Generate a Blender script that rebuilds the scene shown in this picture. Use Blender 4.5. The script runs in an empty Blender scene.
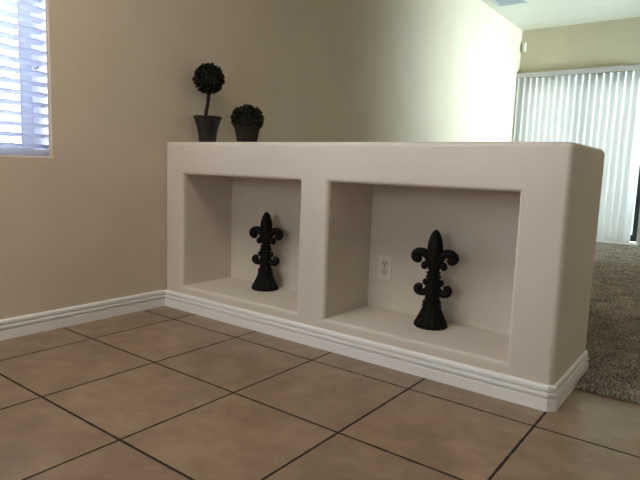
import bpy, bmesh, math, random
import numpy as np
from mathutils import Vector, Matrix

random.seed(7)
RNG = np.random.default_rng(11)
C = bpy.context.scene.collection
T = 0.44                      # one floor tile in metres; room coordinates below are in tiles
PI = math.pi

# ------------------------------------------------------------------ helpers
def link(o, parent=None):
    C.objects.link(o)
    if parent is not None:
        o.parent = parent
    return o

def obj(name, bm, mat, parent=None, smooth=False, loc=None, auto=None):
    me = bpy.data.meshes.new(name)
    bmesh.ops.recalc_face_normals(bm, faces=bm.faces[:])
    bm.to_mesh(me); bm.free()
    mats = mat if isinstance(mat, (list, tuple)) else [mat]
    for m in mats:
        me.materials.append(m)
    if smooth:
        for p in me.polygons: p.use_smooth = True
    if auto is not None:
        me.set_sharp_from_angle(angle=math.radians(auto))
    o = bpy.data.objects.new(name, me)
    if loc is not None: o.location = loc
    return link(o, parent)

def tag(o, label, cat, group=None, kind=None):
    o['label'] = label; o['category'] = cat
    if group: o['group'] = group
    if kind: o['kind'] = kind
    return o

def struct(o, label=None, cat=None):
    o['kind'] = 'structure'
    if label: o['label'] = label
    if cat: o['category'] = cat
    return o

def thing(name, label, cat, loc, rotz=0, group=None):
    o = bpy.data.objects.new(name, None)
    o.empty_display_size = 0.05
    o.location = loc; o.rotation_euler = (0, 0, rotz)
    link(o); tag(o, label, cat, group)
    return o

def box(bm, x0, x1, y0, y1, z0, z1, s=1.0, mi=0, bevel=0, seg=2):
    vs = [bm.verts.new((x*s, y*s, z*s)) for z in (z0, z1) for y in (y0, y1) for x in (x0, x1)]
    q = [(0,2,3,1),(4,5,7,6),(0,1,5,4),(2,6,7,3),(0,4,6,2),(1,3,7,5)]
    fs = [bm.faces.new([vs[i] for i in f]) for f in q]
    for f in fs: f.material_index = mi
    if bevel:
        es = list({e for f in fs for e in f.edges})
        r = bmesh.ops.bevel(bm, geom=es, offset=bevel, segments=seg, profile=.5, affect='EDGES')
        for f in r['faces']: f.material_index = mi
    return vs

def lathe(bm, prof, n=32, mod=None, center=(0, 0), cap=True):
    """prof: list of (r, z); mod(theta, r, z) -> radius"""
    rings = []
    for r, z in prof:
        ring = []
        for k in range(n):
            a = 2*PI*k/n
            rr = mod(a, r, z) if mod else r
            ring.append(bm.verts.new((center[0]+rr*math.cos(a), center[1]+rr*math.sin(a), z)))
        rings.append(ring)
    for a, b in zip(rings, rings[1:]):
        for k in range(n):
            bm.faces.new((a[k], a[(k+1) % n], b[(k+1) % n], b[k]))
    if cap:
        bm.faces.new(rings[0][::-1]); bm.faces.new(rings[-1])

def tube(bm, pts, radii, n=10, flat=1.0):
    """sweep an ellipse along a planar (xz) path; flat scales the depth (y)"""
    rings = []
    N = len(pts)
    for i, p in enumerate(pts):
        a = pts[max(i-1, 0)]; b = pts[min(i+1, N-1)]
        t = Vector((b[0]-a[0], 0, b[2]-a[2])).normalized()
        nrm = Vector((-t.z, 0, t.x))
        ring = []
        for k in range(n):
            w = 2*PI*k/n
            v = Vector(p) + nrm*radii[i]*math.cos(w) + Vector((0, 1, 0))*radii[i]*flat*math.sin(w)
            ring.append(bm.verts.new(v))
        rings.append(ring)
    for a, b in zip(rings, rings[1:]):
        for k in range(n):
            bm.faces.new((a[k], a[(k+1) % n], b[(k+1) % n], b[k]))
    bm.faces.new(rings[0][::-1]); bm.faces.new(rings[-1])

def uvsphere(bm, c, r, sx=1, sy=1, sz=1, u=16, v=12):
    m = Matrix.Translation(c) @ Matrix.Diagonal((r*sx, r*sy, r*sz, 1))
    bmesh.ops.create_uvsphere(bm, u_segments=u, v_segments=v, radius=1, matrix=m)

# ------------------------------------------------------------------ materials
def lin(c):
    def f(v):
        v /= 255
        return v/12.92 if v <= .04045 else ((v+.055)/1.055)**2.4
    return (f(c[0]), f(c[1]), f(c[2]), 1)

def mat(name, col, rough=.6, spec=.4, metal=0.0):
    m = bpy.data.materials.new(name); m.use_nodes = True
    b = m.node_tree.nodes['Principled BSDF']
    b.inputs['Base Color'].default_value = lin(col)
    b.inputs['Roughness'].default_value = rough
    b.inputs['Metallic'].default_value = metal
    b.inputs['Specular IOR Level'].default_value = spec
    return m, m.node_tree, b

def noise_bump(nt, b, scale, strength, dist=.002, detail=3, second=None):
    tc = nt.nodes.new('ShaderNodeTexCoord')
    n = nt.nodes.new('ShaderNodeTexNoise'); n.inputs['Scale'].default_value = scale
    n.inputs['Detail'].default_value = detail
    bp = nt.nodes.new('ShaderNodeBump'); bp.inputs['Strength'].default_value = strength
    bp.inputs['Distance'].default_value = dist
    nt.links.new(tc.outputs['Object'], n.inputs['Vector'])
    nt.links.new(n.outputs['Fac'], bp.inputs['Height'])
    nt.links.new(bp.outputs['Normal'], b.inputs['Normal'])
    return tc, n

def noisy_color(nt, b, scale, c1, c2, detail=4, lo=.35, hi=.65):
    tc = nt.nodes.new('ShaderNodeTexCoord')
    n = nt.nodes.new('ShaderNodeTexNoise'); n.inputs['Scale'].default_value = scale
    n.inputs['Detail'].default_value = detail
    r = nt.nodes.new('ShaderNodeValToRGB')
    r.color_ramp.elements[0].position = lo; r.color_ramp.elements[0].color = lin(c1)
    r.color_ramp.elements[1].position = hi; r.color_ramp.elements[1].color = lin(c2)
    nt.links.new(tc.outputs['Object'], n.inputs['Vector'])
    nt.links.new(n.outputs['Fac'], r.inputs['Fac'])
    nt.links.new(r.outputs['Color'], b.inputs['Base Color'])
    return r

def wall_paint(name, col):
    m, nt, b = mat(name, col, .75, .25)
    c2 = tuple(min(255, v+4) for v in col)
    noisy_color(nt, b, 3.0, col, c2)
    noise_bump(nt, b, 95, .28, .0022, 2)
    return m

M = {}
M['wall'] = wall_paint('wall_paint', (207, 192, 172))
M['far_wall'] = wall_paint('far_wall_paint', (190, 179, 154))
M['half_wall'] = wall_paint('half_wall_paint', (212, 202, 190))
M['ceiling'] = wall_paint('ceiling_paint', (226, 226, 214))
M['trim'], nt, b = mat('white_trim_paint', (240, 238, 236), .4, .5); noise_bump(nt, b, 40, .05, .001)
M['vinyl'], nt, b = mat('white_vinyl', (226, 228, 240), .4, .4); noise_bump(nt, b, 30, .03, .001)
M['plate'], nt, b = mat('white_plastic', (226, 218, 208), .4, .4); noise_bump(nt, b, 60, .02, .0005)
M['receptacle'], nt, b = mat('ivory_plastic', (206, 196, 184), .4, .4); noise_bump(nt, b, 60, .02, .0005)
M['slot'], nt, b = mat('dark_slot', (30, 26, 24), .8, .2); noise_bump(nt, b, 60, .02, .0005)
M['steel'], nt, b = mat('zinc_steel', (150, 148, 145), .35, .5, .9); noise_bump(nt, b, 60, .02, .0005)
M['vent'], nt, b = mat('vent_enamel', (186, 196, 206), .5, .4); noise_bump(nt, b, 60, .02, .0005)
M['bronze'], nt, b = mat('dark_door_frame', (58, 70, 74), .45, .4); noise_bump(nt, b, 60, .03, .0005)
M['iron'], nt, b = mat('black_cast_iron', (15, 14, 14), .6, .2); noise_bump(nt, b, 120, .35, .002)
noisy_color(nt, b, 40, (6, 5, 5), (12, 11, 10))
M['iron_dark'] = M['iron']
M['pot_metal'], nt, b = mat('grey_pot', (66, 62, 58), .55, .4); noisy_color(nt, b, 35, (24, 22, 20), (42, 38, 35)); noise_bump(nt, b, 50, .2, .002)
M['pot_wicker'], nt, b = mat('brown_pot', (72, 60, 50), .75, .2); noisy_color(nt, b, 60, (28, 23, 19), (50, 42, 34)); noise_bump(nt, b, 90, .5, .003)
M['stem'], nt, b = mat('brown_stem', (52, 34, 26), .8, .2); noisy_color(nt, b, 60, (40, 26, 20), (66, 45, 34)); noise_bump(nt, b, 80, .5, .003)
M['leaf'], nt, b = mat('boxwood_leaf', (34, 42, 24), .6, .3); noisy_color(nt, b, 45, (17, 19, 11), (38, 40, 23))
M['leaf_core'], nt, b = mat('dark_boxwood_green', (14, 17, 10), .9, .1); noisy_color(nt, b, 30, (10, 12, 8), (20, 24, 14))  # darker, rougher green, used for the moss
M['cord'], nt, b = mat('blind_cord', (196, 200, 216), .8, .2); noise_bump(nt, b, 200, .2, .001)
M['hook'], nt, b = mat('grey_hook', (84, 86, 92), .5, .4); noise_bump(nt, b, 200, .1, .001)

def translucent(name, col, fac, rough=.5, tint=None):
    m = bpy.data.materials.new(name); m.use_nodes = True
    nt = m.node_tree; b = nt.nodes['Principled BSDF']; out = nt.nodes['Material Output']
    b.inputs['Base Color'].default_value = lin(col); b.inputs['Roughness'].default_value = rough
    t = nt.nodes.new('ShaderNodeBsdfTranslucent'); t.inputs['Color'].default_value = lin(tint or col)
    mx = nt.nodes.new('ShaderNodeMixShader'); mx.inputs[0].default_value = fac
    nt.links.new(b.outputs[0], mx.inputs[1]); nt.links.new(t.outputs[0], mx.inputs[2])
    nt.links.new(mx.outputs[0], out.inputs['Surface'])
    noise_bump(nt, b, 25, .03, .001)
    return m
M['slat'] = translucent('window_slat', (226, 230, 244), .30)
M['vane'] = translucent('vertical_vane', (232, 232, 230), .36)
M['sensor'], nt, b = mat('sensor_plastic', (196, 188, 172), .5, .3); noise_bump(nt, b, 60, .02, .0005)
M['rail'], nt, b = mat('blind_rail', (180, 175, 172), .5, .4); noise_bump(nt, b, 30, .03, .001)

def glass():
    m = bpy.data.materials.new('clear_glass'); m.use_nodes = True
    nt = m.node_tree; nt.nodes.remove(nt.nodes['Principled BSDF']); out = nt.nodes['Material Output']
    tr = nt.nodes.new('ShaderNodeBsdfTransparent'); tr.inputs['Color'].default_value = (.93, .97, .97, 1)
    gl = nt.nodes.new('ShaderNodeBsdfGlossy'); gl.inputs['Roughness'].default_value = .02
    fr = nt.nodes.new('ShaderNodeFresnel'); fr.inputs['IOR'].default_value = 1.45
    mx = nt.nodes.new('ShaderNodeMixShader')
    nt.links.new(fr.outputs[0], mx.inputs[0]); nt.links.new(tr.outputs[0], mx.inputs[1]); nt.links.new(gl.outputs[0], mx.inputs[2])
    nt.links.new(mx.outputs[0], out.inputs['Surface'])
    return m
M['glass'] = glass()

def tile_floor():
    m, nt, b = mat('ceramic_tile', (140, 110, 82), .35, .5)
    L = nt.links.new; N = nt.nodes.new
    tc = N('ShaderNodeTexCoord')
    sc = N('ShaderNodeVectorMath'); sc.operation = 'SCALE'; sc.inputs['Scale'].default_value = 1/T
    fz = N('ShaderNodeVectorMath'); fz.operation = 'MULTIPLY_ADD'
    fz.inputs[1].default_value = (1, 1, 0); fz.inputs[2].default_value = (0, 0, .2)
    L(tc.outputs['Object'], fz.inputs[0]); L(fz.outputs[0], sc.inputs[0])
    sep = N('ShaderNodeSeparateXYZ'); L(sc.outputs[0], sep.inputs[0])
    def math_(op, a, bb=None, clamp=False):
        n = N('ShaderNodeMath'); n.operation = op; n.use_clamp = clamp
        for i, v in enumerate((a, bb)):
            if v is None: continue
            if isinstance(v, (int, float)): n.inputs[i].default_value = v
            else: L(v, n.inputs[i])
        return n.outputs[0]
    wob = N('ShaderNodeTexNoise'); wob.inputs['Scale'].default_value = 22; L(tc.outputs['Object'], wob.inputs['Vector'])
    wv = math_('MULTIPLY', math_('SUBTRACT', wob.outputs['Fac'], .5), .010)
    ds = []
    for ax in ('X', 'Y'):
        r = math_('ROUND', sep.outputs[ax])
        ds.append(math_('ABSOLUTE', math_('SUBTRACT', sep.outputs[ax], r)))
    d = math_('ADD', math_('MINIMUM', ds[0], ds[1]), wv)
    mr = N('ShaderNodeMapRange'); mr.interpolation_type = 'SMOOTHSTEP'
    mr.inputs['From Min'].default_value = .0068; mr.inputs['From Max'].default_value = .0118
    L(d, mr.inputs['Value'])
    tilemask = mr.outputs[0]
    fl = N('ShaderNodeVectorMath'); fl.operation = 'FLOOR'; L(sc.outputs[0], fl.inputs[0])
    wn = N('ShaderNodeTexWhiteNoise'); wn.noise_dimensions = '3D'; L(fl.outputs[0], wn.inputs['Vector'])
    # mottled clay colour, shifted on each tile
    off = N('ShaderNodeVectorMath'); off.operation = 'MULTIPLY_ADD'
    L(wn.outputs['Color'], off.inputs[0]); off.inputs[1].default_value = (7, 7, 7); L(tc.outputs['Object'], off.inputs[2])
    n1 = N('ShaderNodeTexNoise'); n1.inputs['Scale'].default_value = 8; n1.inputs['Detail'].default_value = 10
    n1.inputs['Roughness'].default_value = .7; L(off.outputs[0], n1.inputs['Vector'])
    r1 = N('ShaderNodeValToRGB'); cr = r1.color_ramp
    cr.elements[0].position = .28; cr.elements[0].color = lin((120, 100, 81))
    cr.elements[1].position = .72; cr.elements[1].color = lin((160, 137, 114))
    e = cr.elements.new(.5); e.color = lin((141, 118, 96))
    L(n1.outputs['Fac'], r1.inputs['Fac'])
    hsv = N('ShaderNodeHueSaturation')
    vv = N('ShaderNodeMapRange'); vv.inputs['To Min'].default_value = .9; vv.inputs['To Max'].default_value = 1.08
    L(wn.outputs['Value'], vv.inputs['Value']); L(vv.outputs[0], hsv.inputs['Value']); L(r1.outputs['Color'], hsv.inputs['Color'])
    mx = N('ShaderNodeMix'); mx.data_type = 'RGBA'
    L(tilemask, mx.inputs['Factor']); mx.inputs['A'].default_value = lin((30, 19, 13)); L(hsv.outputs['Color'], mx.inputs['B'])
    L(mx.outputs['Result'], b.inputs['Base Color'])
    n2 = N('ShaderNodeTexNoise'); n2.inputs['Scale'].default_value = 9; n2.inputs['Detail'].default_value = 6; L(off.outputs[0], n2.inputs['Vector'])
    rr = N('ShaderNodeMapRange'); rr.inputs['To Min'].default_value = .24; rr.inputs['To Max'].default_value = .44
    L(n2.outputs['Fac'], rr.inputs['Value'])
    rg = N('ShaderNodeMix'); rg.data_type = 'FLOAT'; L(tilemask, rg.inputs['Factor']); rg.inputs['A'].default_value = .9; L(rr.outputs[0], rg.inputs['B'])
    L(rg.outputs['Result'], b.inputs['Roughness'])
    h = math_('ADD', tilemask, math_('MULTIPLY', n2.outputs['Fac'], .35))
    bp = N('ShaderNodeBump'); bp.inputs['Strength'].default_value = .5; bp.inputs['Distance'].default_value = .003
    L(h, bp.inputs['Height']); L(bp.outputs['Normal'], b.inputs['Normal'])
    return m
M['tile'] = tile_floor()

def carpet_mat(name, lo, hi):
    m, nt, b = mat(name, (120, 108, 92), .95, .05)
    N = nt.nodes.new; L = nt.links.new
    tc = N('ShaderNodeTexCoord')
    n = N('ShaderNodeTexNoise'); n.inputs['Scale'].default_value = 75; n.inputs['Detail'].default_value = 3; n.inputs['Roughness'].default_value = .7
    n3 = N('ShaderNodeTexNoise'); n3.inputs['Scale'].default_value = 9; n3.inputs['Detail'].default_value = 3
    mx = N('ShaderNodeMath'); mx.operation = 'MULTIPLY_ADD'; mx.inputs[1].default_value = .3
    L(tc.outputs['Object'], n.inputs['Vector']); L(tc.outputs['Object'], n3.inputs['Vector'])
    L(n3.outputs['Fac'], mx.inputs[0]); L(n.outputs['Fac'], mx.inputs[2])
    r = N('ShaderNodeValToRGB')
    r.color_ramp.elements[0].position = .46; r.color_ramp.elements[0].color = lin(lo)
    r.color_ramp.elements[1].position = .84; r.color_ramp.elements[1].color = lin(hi)
    L(mx.outputs[0], r.inputs['Fac']); L(r.outputs['Color'], b.inputs['Base Color'])
    bp = N('ShaderNodeBump'); bp.inputs['Strength'].default_value = 1; bp.inputs['Distance'].default_value = .012
    L(n.outputs['Fac'], bp.inputs['Height']); L(bp.outputs['Normal'], b.inputs['Normal'])
    return m
M['carpet'] = carpet_mat('carpet_fibre', (92, 82, 70), (240, 228, 210))
M['carpet_shaded'] = carpet_mat('carpet_base_tuft_shade', (68, 60, 51), (198, 187, 171))  # darker copy: tuft self-shadow painted into the flat base colour

# ------------------------------------------------------------------ measured layout (tiles)
XL, XR, YF, YB = -1.5945, 3.0232, 2.343, 3.50       # half wall
ZT = 2.018
NX = [(-1.272, .5068), (.8657, 2.6568)]              # niches
ZB, ZN, YN = .2941, 1.6366, 3.15
YFAR, ZC = 15.223, 6.05
XRM, YNEAR = 12.0, -9.0

# ------------------------------------------------------------------ floor, ceiling, plain walls
bm = bmesh.new(); box(bm, -2.4, XRM+.3, YNEAR-.3, YFAR+.6, -.25, 0, T)
struct(obj('floor', bm, M['tile']), 'brown square ceramic tile floor with dark grout lines', 'floor')
bm = bmesh.new(); box(bm, XL-.9, XRM+.3, YNEAR-.3, YFAR+.6, ZC, ZC+.3, T)
struct(obj('ceiling', bm, M['ceiling']), 'plain pale ceiling', 'ceiling')
def wall_with_hole(name, mat_, axis, plane, out, a0, a1, b0, b1, h, bull=.02):
    """wall face on a plane, running a0..a1 along the other axis and b0..b1 in height, hole h=(a,a,b,b); out is the far side"""
    bm = bmesh.new()
    av = [a0, h[0], h[1], a1]; bv = [b0, h[2], h[3], b1]
    if bv[1] <= b0: bv = [b0, h[3], b1]
    na, nb = len(av), len(bv)
    open_bottom = nb == 3
    def P(a, z, p): return ((p*T, a*T, z*T) if axis == 0 else (a*T, p*T, z*T))
    V = {(i, j, k): bm.verts.new(P(av[i], bv[j], p)) for i in range(na) for j in range(nb) for k, p in enumerate((plane, out))}
    hj = 0 if open_bottom else 1
    for i in range(na-1):
        for j in range(nb-1):
            if i == 1 and j == hj: continue
            for k in (0, 1):
                bm.faces.new([V[i,j,k], V[i+1,j,k], V[i+1,j+1,k], V[i,j+1,k]])
    rim = []
    ring = [(1,hj),(1,hj+1),(2,hj+1),(2,hj)]
    segs = list(zip(ring, ring[1:])) + ([] if open_bottom else [(ring[-1], ring[0])])
    for p, q in segs:
        f = bm.faces.new([V[p[0],p[1],0], V[q[0],q[1],0], V[q[0],q[1],1], V[p[0],p[1],1]])
        rim.append((V[p[0],p[1],0], V[q[0],q[1],0]))
    # outer border
    for i in range(na-1):
        for j in (0, nb-1):
            if open_bottom and i == 1 and j == 0: continue
            bm.faces.new([V[i,j,0], V[i+1,j,0], V[i+1,j,1], V[i,j,1]])
    for j in range(nb-1):
        for i in (0, na-1):
            bm.faces.new([V[i,j,0], V[i,j+1,0], V[i,j+1,1], V[i,j,1]])
    bmesh.ops.recalc_face_normals(bm, faces=bm.faces[:])
    es = [bm.edges.get(p) for p in rim]
    if bull: bmesh.ops.bevel(bm, geom=es, offset=bull, segments=5, profile=.5, affect='EDGES')
    return obj(name, bm, mat_, smooth=True, auto=35)

WY0, WY1, WZ0, WZ1 = -2.35, .945, 1.785, 4.75
struct(wall_with_hole('wall_left', M['wall'], 0, XL, XL-.62, YNEAR, YFAR+.6, 0, ZC, (WY0, WY1, WZ0, WZ1), .010),
       'long beige wall behind the two potted topiaries, with the window at left', 'wall')
DX0, DX1, DZ = -1.50, 2.02, 4.62
struct(wall_with_hole('wall_back', M['far_wall'], 1, YFAR, YFAR+.34, XL, XRM, 0, ZC, (DX0, DX1, 0, DZ), .012),
       'tan far wall above the vertical blinds', 'wall')
struct(wall_with_hole('wall_near', M['wall'], 1, YNEAR, YNEAR-.34, XL, XRM, 0, ZC, (-.6, 4.4, 1.6, 4.75), .016),
       'beige wall behind the viewpoint with an added wide window', 'wall')

struct(wall_with_hole('wall_right', M['wall'], 0, XRM, XRM+.34, YNEAR, YFAR+.6, 0, ZC, (10.4, 14.2, 1.5, 4.75), .016),
       'plain beige wall with an added window on the right side of the far room', 'wall')

# ------------------------------------------------------------------ half wall with two niches
def half_wall():
    bm = bmesh.new()
    xs = [XL, NX[0][0], NX[0][1], NX[1][0], NX[1][1], XR]
    zs = [0, ZB, ZN, ZT]
    V = {}
    def v(x, y, z):
        k = (round(x, 4), round(y, 4), round(z, 4))
        if k not in V: V[k] = bm.verts.new((x*T, y*T, z*T))
        return V[k]
    F = lambda *ps: bm.faces.new([v(*p) for p in ps])
    for i in range(5):
        for j in range(3):
            a, b_, c, d = xs[i], xs[i+1], zs[j], zs[j+1]
            if j == 1 and i in (1, 3):
                F((a,YN,c),(b_,YN,c),(b_,YN,d),(a,YN,d))
                F((a,YF,c),(b_,YF,c),(b_,YN,c),(a,YN,c)); F((a,YF,d),(a,YN,d),(b_,YN,d),(b_,YF,d))
                F((a,YF,c),(a,YN,c),(a,YN,d),(a,YF,d)); F((b_,YF,c),(b_,YF,d),(b_,YN,d),(b_,YN,c))
            else:
                F((a,YF,c),(b_,YF,c),(b_,YF,d),(a,YF,d))
            F((a,YB,c),(a,YB,d),(b_,YB,d),(b_,YB,c))
        F((xs[i],YF,ZT),(xs[i+1],YF,ZT),(xs[i+1],YB,ZT),(xs[i],YB,ZT))
        F((xs[i],YF,0),(xs[i],YB,0),(xs[i+1],YB,0),(xs[i+1],YF,0))
    for j in range(3):
        for x in (XL, XR):
            F((x,YF,zs[j]),(x,YB,zs[j]),(x,YB,zs[j+1]),(x,YF,zs[j+1]))
    bmesh.ops.recalc_face_normals(bm, faces=bm.faces[:])
    sel = []
    for e in bm.edges:
        p, q = [tuple(w.co/T) for w in e.verts]
        near = lambda a, b_: abs(a-b_) < 1e-3
        front = near(p[1], YF) and near(q[1], YF)
        back = near(p[1], YB) and near(q[1], YB)
        top = near(p[2], ZT) and near(q[2], ZT)
        right = near(p[0], XR) and near(q[0], XR)
        if (top and (front or back or right)) or (right and (front or back) ): sel.append(e)
        elif front and len(e.link_faces) == 2 and e.calc_face_angle(0) > .5 and not near(p[2]+q[2], 0): sel.append(e)
    bmesh.ops.bevel(bm, geom=sel, offset=.021, segments=6, profile=.5, affect='EDGES', clamp_overlap=True)
    o = obj('wall_partition', bm, M['half_wall'], smooth=True, auto=35)
    return o
struct(half_wall(), 'low cream half wall with two square niches and rounded edges', 'half wall')

# ------------------------------------------------------------------ baseboards
BH = .0875/T
PROF = [(0, 0), (.0150, 0), (.0150, .0400), (.0140, .0412), (.0030, .0418), (.0030, .0476), (.0128, .0482), (.0145, .0515), (.0145, .0575),
        (.0130, .0615), (.0025, .0620), (.0025, .0672), (.0095, .0678), (.0110, .0705), (.0106, .0790), (.0075, .0850), (.0030, .0875), (0, .0875)]
def baseboard(name, path, label):
    """path: list of (x, y) in tiles along the wall, the board stands to the left-hand... of travel given by the sign of the normal"""
    bm = bmesh.new()
    pts = [Vector((x*T, y*T)) for x, y in path]
    n = len(pts); rings = []
    for i in range(n):
        nv = []
        if i > 0: d = (pts[i]-pts[i-1]).normalized(); nv.append(Vector((d.y, -d.x)))
        if i < n-1: d = (pts[i+1]-pts[i]).normalized(); nv.append(Vector((d.y, -d.x)))
        m = nv[0] if len(nv) == 1 else (nv[0]+nv[1]) / (1+nv[0].dot(nv[1]))
        rings.append([bm.verts.new((pts[i].x+m.x*a, pts[i].y+m.y*a, z)) for a, z in PROF])
    for a, b_ in zip(rings, rings[1:]):
        for k in range(len(PROF)):
            k2 = (k+1) % len(PROF)
            bm.faces.new((a[k], b_[k], b_[k2], a[k2]))
    bm.faces.new(rings[0]); bm.faces.new(rings[-1][::-1])
    return struct(obj(name, bm, M['trim']), label, 'baseboard')
c = .021/T
baseboard('baseboard_left', [(XL, YF-.013/T), (XL, YNEAR)][::-1], 'white ridged baseboard along the left wall')
baseboard('baseboard_partition', [(XL, YF), (XR-c*.75, YF), (XR, YF+c*.75), (XR, YB-c*.75), (XR-c*.75, YB), (XL, YB)],
          'white ridged baseboard round the foot of the half wall')
baseboard('baseboard_back', [(XL, YB+.013/T), (XL, YFAR)], 'white baseboard along the wall behind the half wall')

# ------------------------------------------------------------------ carpet (uncountable pile)
def carpet():
    CX, CY = XR+.04, 2.968
    z0, z1 = .001, .010
    verts, faces = [], []
    def quadbox(x0, x1, y0, y1):
        n = len(verts)
        for z in (z0, z1):
            for (x, y) in ((x0,y0),(x1,y0),(x1,y1),(x0,y1)): verts.append((x*T, y*T, z))
        faces.extend([(n+4,n+5,n+6,n+7),(n,n+1,n+5,n+4),(n+1,n+2,n+6,n+5),(n+2,n+3,n+7,n+6),(n+3,n,n+4,n+7)])
    quadbox(CX, XRM-.02, CY, YFAR-.02)
    quadbox(XL+.04, CX, YB+.04, YFAR-.02)
    def tufts(x0, x1, y0, y1, n, w, h):
        P = RNG.uniform((x0*T, y0*T), (x1*T, y1*T), (n, 2))
        # ragged far edges so the thick pile fades out
        P += np.maximum(0, RNG.normal(0, .22, (n, 2)))*(RNG.random((n, 1)) < .35)
        P[:, 1] = np.minimum(P[:, 1], 14.78*T)
        A = RNG.uniform(0, 2*PI, n); S = RNG.uniform(.6, 1.3, n); H = RNG.uniform(.6, 1.25, n)*h
        tip = RNG.normal(0, w*.55, (n, 2))
        for i in range(n):
            k = len(verts)
            for j in range(3):
                a = A[i]+j*2*PI/3
                verts.append((P[i,0]+w*S[i]*math.cos(a), P[i,1]+w*S[i]*math.sin(a), z1-.004))
            verts.append((P[i,0]+tip[i,0], P[i,1]+tip[i,1], z1+H[i]))
            faces.extend([(k,k+1,k+3),(k+1,k+2,k+3),(k+2,k,k+3)])
    tufts(CX-.004, 4.3, CY-.012, 6.0, 17000, .0062, .010)
    tufts(2.0, CX+.01, YB+.1, 6.0, 14000, .0062, .010)
    tufts(1.6, 3.9, 6.0, 10.5, 15000, .0085, .010)
    tufts(.7, 3.4, 10.5, 14.76, 10000, .0110, .010)
    me = bpy.data.meshes.new('carpet'); me.from_pydata(verts, [], faces); me.update()
    me.materials.append(M['carpet']); me.materials.append(M['carpet_shaded'])
    for k in range(10): me.polygons[k].material_index = 1
    o = link(bpy.data.objects.new('carpet', me))
    tag(o, 'mottled grey brown carpet pile beyond the half wall', 'carpet', kind='stuff')
carpet()

# ------------------------------------------------------------------ window_1 (left) and its blind
XW = XL-.335                                  # room face of the vinyl frame
w1 = bpy.data.objects.new('window_1', None); link(w1); w1.location = (XW*T, WY0*T, WZ0*T)
struct(w1, 'white framed window at the upper left', 'window')
def wloc(bm):     # shift mesh from world to the window's base
    bmesh.ops.translate(bm, verts=bm.verts[:], vec=(-XW*T, -WY0*T, -WZ0*T))
fw = .135
bm = bmesh.new()
x0, x1 = XW-.17, XW
box(bm, x0, x1, WY0, WY0+fw, WZ0, WZ1, T, bevel=.003); box(bm, x0, x1, WY1-fw, WY1, WZ0, WZ1, T, bevel=.003)
box(bm, x0, x1, WY0+fw, WY1-fw, WZ0, WZ0+fw*.7, T, bevel=.003); box(bm, x0, x1, WY0+fw, WY1-fw, WZ1-fw, WZ1, T, bevel=.003)
box(bm, x0+.02, x1-.03, -.76, -.64, WZ0+fw*.7, WZ1-fw, T, bevel=.003)
box(bm, x1+.001, XL-.022, WY1-.012, WY1-.001, WZ0+.002, WZ1-.002, T); box(bm, x1+.001, XL-.022, WY0+.001, WY0+.012, WZ0+.002, WZ1-.002, T)  # liners added: their bluish white stands in for window light on the jambs
wloc(bm); obj('window_frame', bm, M['vinyl'], w1)
for (ya, yb) in ((WY0+fw, -.76), (-.64, WY1-fw)):
    bm = bmesh.new(); box(bm, XW-.09, XW-.08, ya, yb, WZ0+fw*.7, WZ1-fw, T); wloc(bm); obj('pane', bm, M['glass'], w1)

SLX = XL-.075                                 # blind axis
bl = thing('window_blind', 'white horizontal slat blind hanging in the left window', 'blind', (SLX*T, (WY0+WY1)/2*T, WZ0*T))
Yc = (WY0+WY1)/2*T; hl = (WY1-WY0)/2*T-.005
bm = bmesh.new()
sp = .0445; zz = .045; tilt = math.radians(13); n_sl = 0
while zz < (WZ1-WZ0)*T-.06:
    # slightly crowned slat, room edge raised
    prev = None
    for k in range(5):
        s = (k/4-.5)*.05
        crown = .0022*(1-(2*s/.05)**2)
        x = s*math.cos(tilt)-crown*math.sin(tilt); z = zz+s*math.sin(tilt)+crown*math.cos(tilt)
        row = [bm.verts.new((x, -hl, z)), bm.verts.new((x, hl, z)), bm.verts.new((x, hl, z-.0028)), bm.verts.new((x, -hl, z-.0028))]
        if prev:
            for q in range(4): bm.faces.new((prev[q], row[q], row[(q+1) % 4], prev[(q+1) % 4]))
        else: bm.faces.new(row)
        prev = row
    bm.faces.new(prev[::-1]); zz += sp; n_sl += 1
obj('slats', bm, M['slat'], bl)
bm = bmesh.new(); box(bm, -.026, .026, -hl, hl, .006, .028, bevel=.004); obj('bottom_rail', bm, M['slat'], bl)
bm = bmesh.new(); box(bm, -.028, .028, -hl, hl, (WZ1-WZ0)*T-.055, (WZ1-WZ0)*T-.002, bevel=.003); obj('head_rail', bm, M['slat'], bl)
for yy in (hl-.115, 0, -hl+.115):
    bm = bmesh.new()
    for xx in (-.0275, .0275):
        box(bm, xx-.0011, xx+.0011, yy-.0011, yy+.0011, .02, (WZ1-WZ0)*T-.05)
    obj('ladder_cord', bm, M['cord'], bl)
# small cord cleat seen between two slats, and its ring lower down
cl = thing('cord_cleat', 'small grey cord hook on the right window jamb', 'hook', ((XL-.20)*T, WY1*T, 2.70*T))
bm = bmesh.new()
tube(bm, [(0,-.005,-.012),(0,-.005,-.006),(0,-.005,.002),(0,-.005,.010)], [.004,.0035,.003,.003], 8)
tube(bm, [(0,-.005,.010),(.006,-.012,.016),(.014,-.016,.014)], [.003,.003,.0025], 8)
tube(bm, [(0,-.005,-.012),(-.006,-.012,-.017),(-.012,-.016,-.014)], [.003,.003,.0025], 8)
box(bm, -.005, .005, -.006, 0, -.016, .014)
obj('hook', bm, M['hook'], cl)

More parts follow.
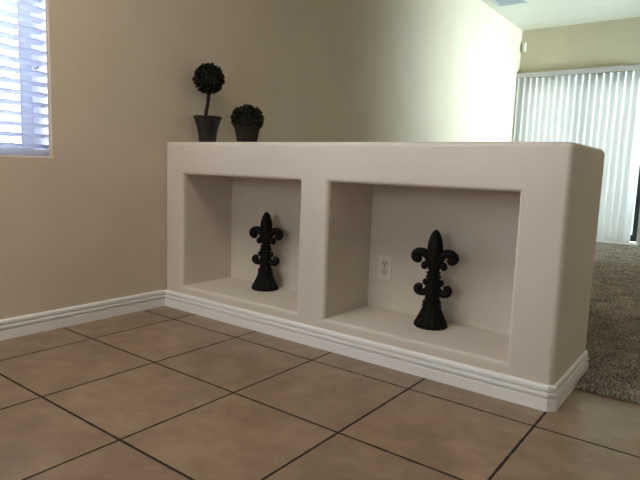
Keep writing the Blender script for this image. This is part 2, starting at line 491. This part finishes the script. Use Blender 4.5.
# ------------------------------------------------------------------ added_window_2 (unseen, added behind the viewpoint for front light)
w2 = bpy.data.objects.new('added_window_2', None); link(w2); w2.location = (-.6*T, YNEAR*T, 1.6*T)
struct(w2, 'unseen wide white framed window added behind the viewpoint', 'window')
bm = bmesh.new()
for (a, b_, c_, d_) in ((0,.13,0,3.15),(4.87,5.0,0,3.15),(.13,4.87,0,.13),(.13,4.87,3.02,3.15),(2.44,2.56,.13,3.02)):
    box(bm, a, b_, -.3, -.14, c_, d_, T, bevel=.003)
obj('window_frame', bm, M['vinyl'], w2)
for a, b_ in ((.13,2.44),(2.56,4.87)):
    bm = bmesh.new(); box(bm, a, b_, -.23, -.22, .13, 3.02, T); obj('pane', bm, M['glass'], w2)

w3 = bpy.data.objects.new('added_window_3', None); link(w3); w3.location = (XRM*T, 10.4*T, 1.5*T)  # unseen window, added to account for the glow on the left wall
struct(w3, 'unseen white framed window added in the right wall of the far room', 'window')
bm = bmesh.new()
for (a, b_, c_, d_) in ((0,.13,0,3.25),(3.67,3.8,0,3.25),(.13,3.67,0,.13),(.13,3.67,3.12,3.25)):
    box(bm, .14, .30, a, b_, c_, d_, T, bevel=.003)
obj('window_frame', bm, M['vinyl'], w3)
bm = bmesh.new(); box(bm, .22, .23, .13, 3.67, .13, 3.12, T); obj('pane', bm, M['glass'], w3)

# ------------------------------------------------------------------ door_1 : sliding glass door in the far wall
d1 = bpy.data.objects.new('door_1', None); link(d1); d1.location = (DX0*T, YFAR*T, 0)
struct(d1, 'sliding glass door behind the vertical blinds', 'door')
W = DX1-DX0
bm = bmesh.new()
for (a, b_, y0, y1, c_, d_) in ((0,.10,.12,.3,.03,DZ),(W-.10,W,.12,.3,.03,DZ),(.10,W-.10,.12,.3,DZ-.12,DZ)):
    box(bm, a, b_, y0, y1, c_, d_, T, bevel=.003)
obj('door_frame', bm, M['vinyl'], d1)
bm = bmesh.new(); box(bm, 0, W, -.40, .33, .022, .052, T, bevel=.003); obj('door_sill', bm, M['trim'], d1)
for (a, b_, y) in ((.10, W/2+.06, .24), (W/2-.06, W-.10, .17)):
    bm = bmesh.new()
    dark = .12
    box(bm, a, a+dark, y, y+.06, .08, DZ-.13, T, bevel=.002); box(bm, b_-dark, b_, y, y+.06, .08, DZ-.13, T, bevel=.002)
    box(bm, a+dark, b_-dark, y, y+.06, .08, .26, T, bevel=.002); box(bm, a+dark, b_-dark, y, y+.06, DZ-.27, DZ-.13, T, bevel=.002)
    o = obj('sliding_panel', bm, M['bronze'] if y < .2 else M['vinyl'], d1)
    bm = bmesh.new(); box(bm, a+dark, b_-dark, y+.028, y+.034, .26, DZ-.27, T); obj('pane', bm, M['glass'], o)

# ------------------------------------------------------------------ vertical blinds
YV = YFAR-.15
vb = thing('vertical_blind', 'white vertical blinds hanging across the sliding glass door', 'blind', (-1.60*T, YV*T, .055*T))
bm = bmesh.new()
box(bm, -.015, 3.62*T, -.045, -.030, 4.585*T, 4.72*T, bevel=.003)
box(bm, 0, 3.60*T, -.030, .045, 4.63*T, 4.70*T, bevel=.003)
obj('valance', bm, M['rail'], vb)
vw, vpitch = .095, .0777
ang = math.radians(38)
i = 0; xx = .06
while xx < 3.48*T:
    bm = bmesh.new()
    rows = []
    NS = 6
    for k in range(NS+1):
        s = (k/NS-.5)*vw
        bow = .006*(1-(2*s/vw)**2)
        lx, ly = s, -bow
        x = xx+lx*math.cos(ang)-ly*math.sin(ang); y = lx*math.sin(ang)+ly*math.cos(ang)
        rows.append([bm.verts.new((x, y, .0)), bm.verts.new((x, y, 4.58*T))])
    for a, b_ in zip(rows, rows[1:]):
        bm.faces.new((a[0], b_[0], b_[1], a[1]))
    o = obj('vane', bm, M['vane'], vb, smooth=True)
    xx += vpitch; i += 1

# ------------------------------------------------------------------ wall outlet in the right niche
ot = thing('wall_outlet', 'white duplex wall outlet at the back of the right niche', 'outlet', (1.068*T, YN*T, .742*T))
bm = bmesh.new(); box(bm, -.035, .035, -.006, 0, -.0575, .0575, bevel=.0025); obj('cover_plate', bm, M['plate'], ot)
for s in (1, -1):
    bm = bmesh.new(); box(bm, -.0165, .0165, -.0085, -.004, s*.0195-.0140, s*.0195+.0140, bevel=.002)
    r = obj('receptacle', bm, M['receptacle'], ot)
    for (a, hh) in ((-.0065, .0095), (.0065, .0075)):
        bm = bmesh.new(); box(bm, a-.0012, a+.0012, -.0092, -.0083, s*.0195+.004-hh/2, s*.0195+.004+hh/2); obj('slot', bm, M['slot'], r)
    bm = bmesh.new(); box(bm, -.0026, .0026, -.0092, -.0083, s*.0195-.0105, s*.0195-.0055, bevel=.0002); obj('slot', bm, M['slot'], r)
bm = bmesh.new()
bmesh.ops.create_cone(bm, cap_ends=True, segments=12, radius1=.0035, radius2=.003, depth=.002, matrix=Matrix.Translation((0, -.007, 0)) @ Matrix.Rotation(PI/2, 4, 'X'))
obj('screw', bm, M['steel'], ot)

# ------------------------------------------------------------------ fleur-de-lis finials
def spiral(cx, cz, r0, r1, a0, a1, n):
    return [(cx+(r0+(r1-r0)*k/n)*math.cos(a0+(a1-a0)*k/n), 0, cz+(r0+(r1-r0)*k/n)*math.sin(a0+(a1-a0)*k/n)) for k in range(n+1)]

def bez(p0, p1, p2, p3, n):
    out = []
    for k in range(n+1):
        t = k/n; u = 1-t
        out.append(tuple(u**3*a+3*u*u*t*b_+3*u*t*t*c_+t**3*d_ for a, b_, c_, d_ in zip(p0, p1, p2, p3)))
    return out

H = .425
def scroll(bm, sx, z0, sz, k):
    """one curling petal: out of the shaft, over and down into a curl; sz=-1 mirrors it upside down; k scales"""
    P = lambda x, z: (sx*x*k, 0, z0+sz*z*k)
    main = bez(P(.012,-.020), P(.020,.018), P(.030,.046), P(.058,.046), 10)
    main += bez(P(.058,.046), P(.086,.046), P(.094,.024), P(.080,.012), 9)[1:]
    main += bez(P(.080,.012), P(.070,.006), P(.062,.012), P(.066,.020), 6)[1:]
    N = len(main)
    rad = [k*(.0145+.0050*math.sin(PI*min(1, i/(N*.75)))) * (1 if i < N*.72 else 1-.25*(i-N*.72)/(N*.28)) for i in range(N)]
    tube(bm, main, rad, 14, 1.1)
    sm = bez(P(.014,-.024), P(.022,-.006), P(.034,.004), P(.044,-.004), 7) + bez(P(.044,-.004), P(.053,-.014), P(.044,-.026), P(.036,-.018), 7)[1:]
    n2 = len(sm)
    tube(bm, sm, [k*(.0112-.0015*i/n2) for i in range(n2)], 12, 1.2)
    uvsphere(bm, P(.040,-.013), .0125*k, 1, 1.25, 1, 14, 10)
    uvsphere(bm, P(.074,.020), .0190*k, 1, 1.15, 1, 14, 10)

def finial(label, loc, rotz):
    t = thing('fleur_de_lis_finial', label, 'statue', loc, rotz, 'black fleur-de-lis finials in the niches')
    t.scale = (.965, .965, .965)
    fl = lambda a, r, z: r*(1+.055*math.cos(16*a)*min(1, max(0, (.10-z)/.03)))
    bm = bmesh.new()
    lathe(bm, [(.064,0),(.0695,.004),(.0705,.012),(.066,.022),(.059,.036),(.0515,.052),(.0455,.068),(.0405,.082),(.0385,.090)], 96, fl)
    obj('base', bm, M['iron'], t, smooth=True, auto=60)
    bm = bmesh.new()
    lathe(bm, [(.036,.086),(.0415,.089),(.043,.094),(.0405,.100),(.038,.102),(.040,.106),(.041,.111),(.037,.116),(.031,.119)], 40)
    obj('collar', bm, M['iron'], t, smooth=True, auto=60)
    bm = bmesh.new()
    lathe(bm, [(.032,.116),(.0305,.135),(.0285,.160),(.0275,.185),(.0285,.205),(.026,.225),(.022,.245),(.024,.265)], 48,
          lambda a, r, z: r*(1+.05*math.cos(8*a)))
    obj('shaft', bm, M['iron'], t, smooth=True, auto=60)
    bm = bmesh.new()
    lathe(bm, [(.024,.2135),(.032,.2165),(.034,.221),(.032,.2255),(.026,.228),(.024,.2315),(.030,.234),(.0315,.238),(.030,.242),(.022,.246)], 40)
    obj('band', bm, M['iron'], t, smooth=True, auto=60)
    bm = bmesh.new()
    prof = [(.0175,.252),(.0205,.268),(.0255,.290),(.0305,.318),(.0335,.340),(.0325,.362),(.0285,.384),(.0225,.402),(.0150,.416),(.0070,.4245),(.0015,.428)]
    lathe(bm, prof, 48, lambda a, r, z: r*(1+.07*max(0, math.cos(2*a+PI))**3*(1 if z < .41 else 0))*(.86+.14*abs(math.cos(a))))
    obj('bud', bm, M['iron'], t, smooth=True, auto=60)
    for s in (-1, 1):
        bm = bmesh.new(); scroll(bm, s, .280, 1, 1.0); obj('upper_scroll', bm, M['iron'], t, smooth=True, auto=60)
        bm = bmesh.new(); scroll(bm, s, .186, -1, .82); obj('lower_scroll', bm, M['iron'], t, smooth=True, auto=60)
    return t
finial('black fleur-de-lis finial standing alone in the left niche', (-.455*T, 2.93*T, ZB*T), math.radians(14))
finial('black fleur-de-lis finial in the right niche beside the wall outlet', (1.757*T, 2.87*T, ZB*T), math.radians(14))

# ------------------------------------------------------------------ topiaries on the half wall
def leaves(bm, c, R, n, size, squash=1.0, zmin=-1.0):
    """small pointed oval leaves over a ball"""
    k = 0
    for i in range(n):
        z = 1-2*(i+.5)/n
        if z < zmin: continue
        a = i*2.399963+random.uniform(-.2, .2)
        rr = math.sqrt(max(0, 1-z*z))
        d = Vector((rr*math.cos(a), rr*math.sin(a), z)).normalized()
        p = Vector(c)+Vector((d.x, d.y, d.z*squash))*R*random.uniform(.88, 1.03)
        tdir = (d*random.uniform(.35, 1.0)+Vector((random.gauss(0,.6), random.gauss(0,.6), random.gauss(0,.6)))).normalized()
        side = tdir.cross(Vector((random.gauss(0,1), random.gauss(0,1), random.gauss(0,1)))).normalized()
        nn = tdir.cross(side)
        L_ = size*random.uniform(.75, 1.2); w = L_*.36
        v = [p, p+tdir*L_*.35+side*w+nn*L_*.08, p+tdir*L_*.75+side*w*.75+nn*L_*.05, p+tdir*L_, p+tdir*L_*.75-side*w*.75+nn*L_*.05, p+tdir*L_*.35-side*w+nn*L_*.08]
        mid = bm.verts.new(p+tdir*L_*.5-nn*L_*.06)
        vv = [bm.verts.new(q) for q in v]
        for q in range(6): bm.faces.new((vv[q], vv[(q+1) % 6], mid))

PZ = ZT*T
tp = thing('topiary_tree', 'tall ball topiary on a thin stem in a flared grey pot, nearest the corner', 'plant', (-1.36*T, 2.80*T, PZ), .35)
bm = bmesh.new()
rib = lambda a, r, z: r*(1+.03*abs(math.cos(9*a)))
lathe(bm, [(.044,0),(.046,.004),(.0467,.02),(.049,.045),(.0535,.075),(.061,.105),(.068,.126),(.0755,.142),(.078,.145),(.0765,.148),(.070,.147),(.064,.140),(.060,.132)], 72, rib)
obj('pot', bm, M['pot_metal'], tp, smooth=True, auto=60)
bm = bmesh.new()
lathe(bm, [(.064,.124),(.062,.130),(.04,.136),(.006,.139)], 32, lambda a, r, z: r*(1+.05*math.sin(7*a+z*90)))
obj('moss', bm, M['leaf_core'], tp, smooth=True)
bm = bmesh.new()
pts = bez((-.012,0,.135), (-.014,0,.18), (.008,0,.21), (.004,0,.300), 16)
tube(bm, pts, [.0105-.0015*k/16+.0012*math.sin(k*1.7) for k in range(17)], 10)
obj('stem', bm, M['stem'], tp, smooth=True)
bm = bmesh.new(); uvsphere(bm, (.006, 0, .347), .067, u=24, v=16)
leaves(bm, (.006, 0, .347), .0715, 1150, .017)
obj('foliage', bm, M['leaf'], tp)

tb = thing('potted_topiary', 'short round boxwood topiary in a brown tapered pot', 'plant', (-.675*T, 2.80*T, PZ), .1)
bm = bmesh.new()
weave = lambda a, r, z: r*(1+.02*math.cos(20*a)*math.cos(z*330))
prof = [(.050,0)]+[(.050+.019*k/12, .004+.098*k/12) for k in range(13)]+[(.072,.106),(.071,.112),(.062,.110),(.058,.10)]
lathe(bm, prof, 80, weave)
obj('pot', bm, M['pot_wicker'], tb, smooth=True, auto=60)
bm = bmesh.new(); uvsphere(bm, (0, 0, .126), .066, sz=.82, u=24, v=14)
leaves(bm, (0, 0, .125), .0735, 1150, .017, .84, -.5)
obj('foliage', bm, M['leaf'], tb)

# ------------------------------------------------------------------ motion detector, ceiling register
md = thing('motion_detector', 'small white motion detector mounted in the far upper corner', 'sensor', (-1.50*T, YFAR*T, 5.42*T))
bm = bmesh.new()
vs = [(-.03,0),(.028,0),(.028,-.03),(.012,-.048),(-.014,-.048),(-.03,-.03)]
lo = [bm.verts.new((x, y, 0)) for x, y in vs]; hi = [bm.verts.new((x*.96, y*.9, .115)) for x, y in vs]
for k in range(6): bm.faces.new((lo[k], lo[(k+1)%6], hi[(k+1)%6], hi[k]))
bm.faces.new(lo[::-1]); bm.faces.new(hi)
bmesh.ops.bevel(bm, geom=bm.edges[:], offset=.003, segments=2, profile=.5, affect='EDGES')
obj('housing', bm, M['sensor'], md)
bm = bmesh.new(); box(bm, -.013, .011, -.051, -.045, .018, .055, bevel=.002); obj('lens', bm, M['sensor'], md)

vt = thing('ceiling_vent', 'grey louvred air vent in the ceiling near the far wall', 'vent', (-.985*T, 11.85*T, ZC*T))
VX, VY = .355*T, .66*T
bm = bmesh.new()
for (a, b_, c_, d_) in ((-VX, VX, -VY, -VY+.028), (-VX, VX, VY-.028, VY), (-VX, -VX+.028, -VY+.028, VY-.028), (VX-.028, VX, -VY+.028, VY-.028)):
    box(bm, a, b_, c_, d_, -.010, 0, bevel=.002)
obj('frame', bm, M['vent'], vt)
bm = bmesh.new()
y = -VY+.035
while y < VY-.03:
    v = [bm.verts.new(p) for p in ((-VX+.028,y,-.002),(VX-.028,y,-.002),(VX-.028,y+.014,-.011),(-VX+.028,y+.014,-.011))]
    bm.faces.new(v); y += .018
box(bm, -VX+.028, VX-.028, -VY+.028, VY-.028, -.0015, -.0005)
obj('louvres', bm, M['vent'], vt)

# ------------------------------------------------------------------ light
world = bpy.data.worlds.new('World'); bpy.context.scene.world = world
world.use_nodes = True
bg = world.node_tree.nodes['Background']
bg.inputs['Color'].default_value = (.92, .97, 1.0, 1); bg.inputs['Strength'].default_value = 1.8

def area(name, loc, target, sx, sy, power, col, spread=180):
    l = bpy.data.lights.new(name, 'AREA'); l.shape = 'RECTANGLE'; l.size = sx; l.size_y = sy
    l.energy = power; l.color = col; l.spread = math.radians(spread)
    o = bpy.data.objects.new(name, l); C.objects.link(o)
    o.location = loc
    o.rotation_euler = (Vector(target)-Vector(loc)).to_track_quat('-Z', 'Z').to_euler()
    return o
# daylight at the left window and at the door; the other area lamps are added fills
area('daylight_window', ((XL-1.3)*T, -.7*T, 3.5*T), (3*T, .4*T, 1.6*T), 1.6, 1.5, 150, (.88, .91, 1.0))
area('daylight_door', (.2*T, (YFAR+2.4)*T, 3.0*T), (.2*T, 11.5*T, 2.4*T), 2.6, 2.4, 40, (.93, 1.0, .97))
area('near_side_fill', (1.9*T, (YNEAR-.8)*T, 3.6*T), (1.2*T, 3*T, 1.0*T), 2.3, 1.5, 40, (1.0, .94, .88))  # added fill from behind the viewpoint, brightens the half wall front
area('far_wall_glow_fill', ((XRM+1.6)*T, 12.3*T, 2.0*T), (XL*T, 13.2*T, 3.2*T), 1.3, 1.2, 105, (.77, .94, 1.0), 44)  # added narrow lamp for the bright pool on the left wall
area('overhead_fill', (.3*T, -1.4*T, (ZC-.1)*T), (.3*T, -1.0*T, 0), 1.0, 1.0, 27, (1.0, .93, .83))  # unseen soft fill added at ceiling height for light from above
area('far_overhead_fill', (8.0*T, 6.0*T, (ZC-.1)*T), (8.0*T, 6.0*T, 0), .6, .6, 16, (1.0, .88, .70))  # unseen warm fill added to brighten the half wall's end and the carpet
sun = bpy.data.lights.new('sun', 'SUN'); sun.energy = 24.0; sun.angle = math.radians(3); sun.color = (1, .98, .94)
so = bpy.data.objects.new('sun', sun); C.objects.link(so)
so.rotation_euler = Vector((.50, -.555, -.66)).to_track_quat('-Z', 'Z').to_euler()

# ------------------------------------------------------------------ camera
cam = bpy.data.cameras.new('Camera'); co = bpy.data.objects.new('Camera', cam); C.objects.link(co)
r = Vector((0.79822302, 0.6013058, 0.03565589)); u = Vector((-0.10501834, 0.08063466, 0.99119584)); d = Vector((-0.59313671, 0.79493986, -0.12751258))
m = Matrix((r, u, -d)).transposed().to_4x4()
m.translation = Vector((3.97146144, -1.92437641, 1.75726204))*T
co.matrix_world = m
cam.sensor_fit = 'HORIZONTAL'; cam.sensor_width = 36; cam.lens = 551.3*36/640
cam.clip_start = .02; cam.clip_end = 100
sc = bpy.context.scene
sc.camera = co
sc.view_settings.view_transform = 'Standard'
sc.view_settings.look = 'None'
sc.view_settings.exposure = 0
sc.view_settings.gamma = 1
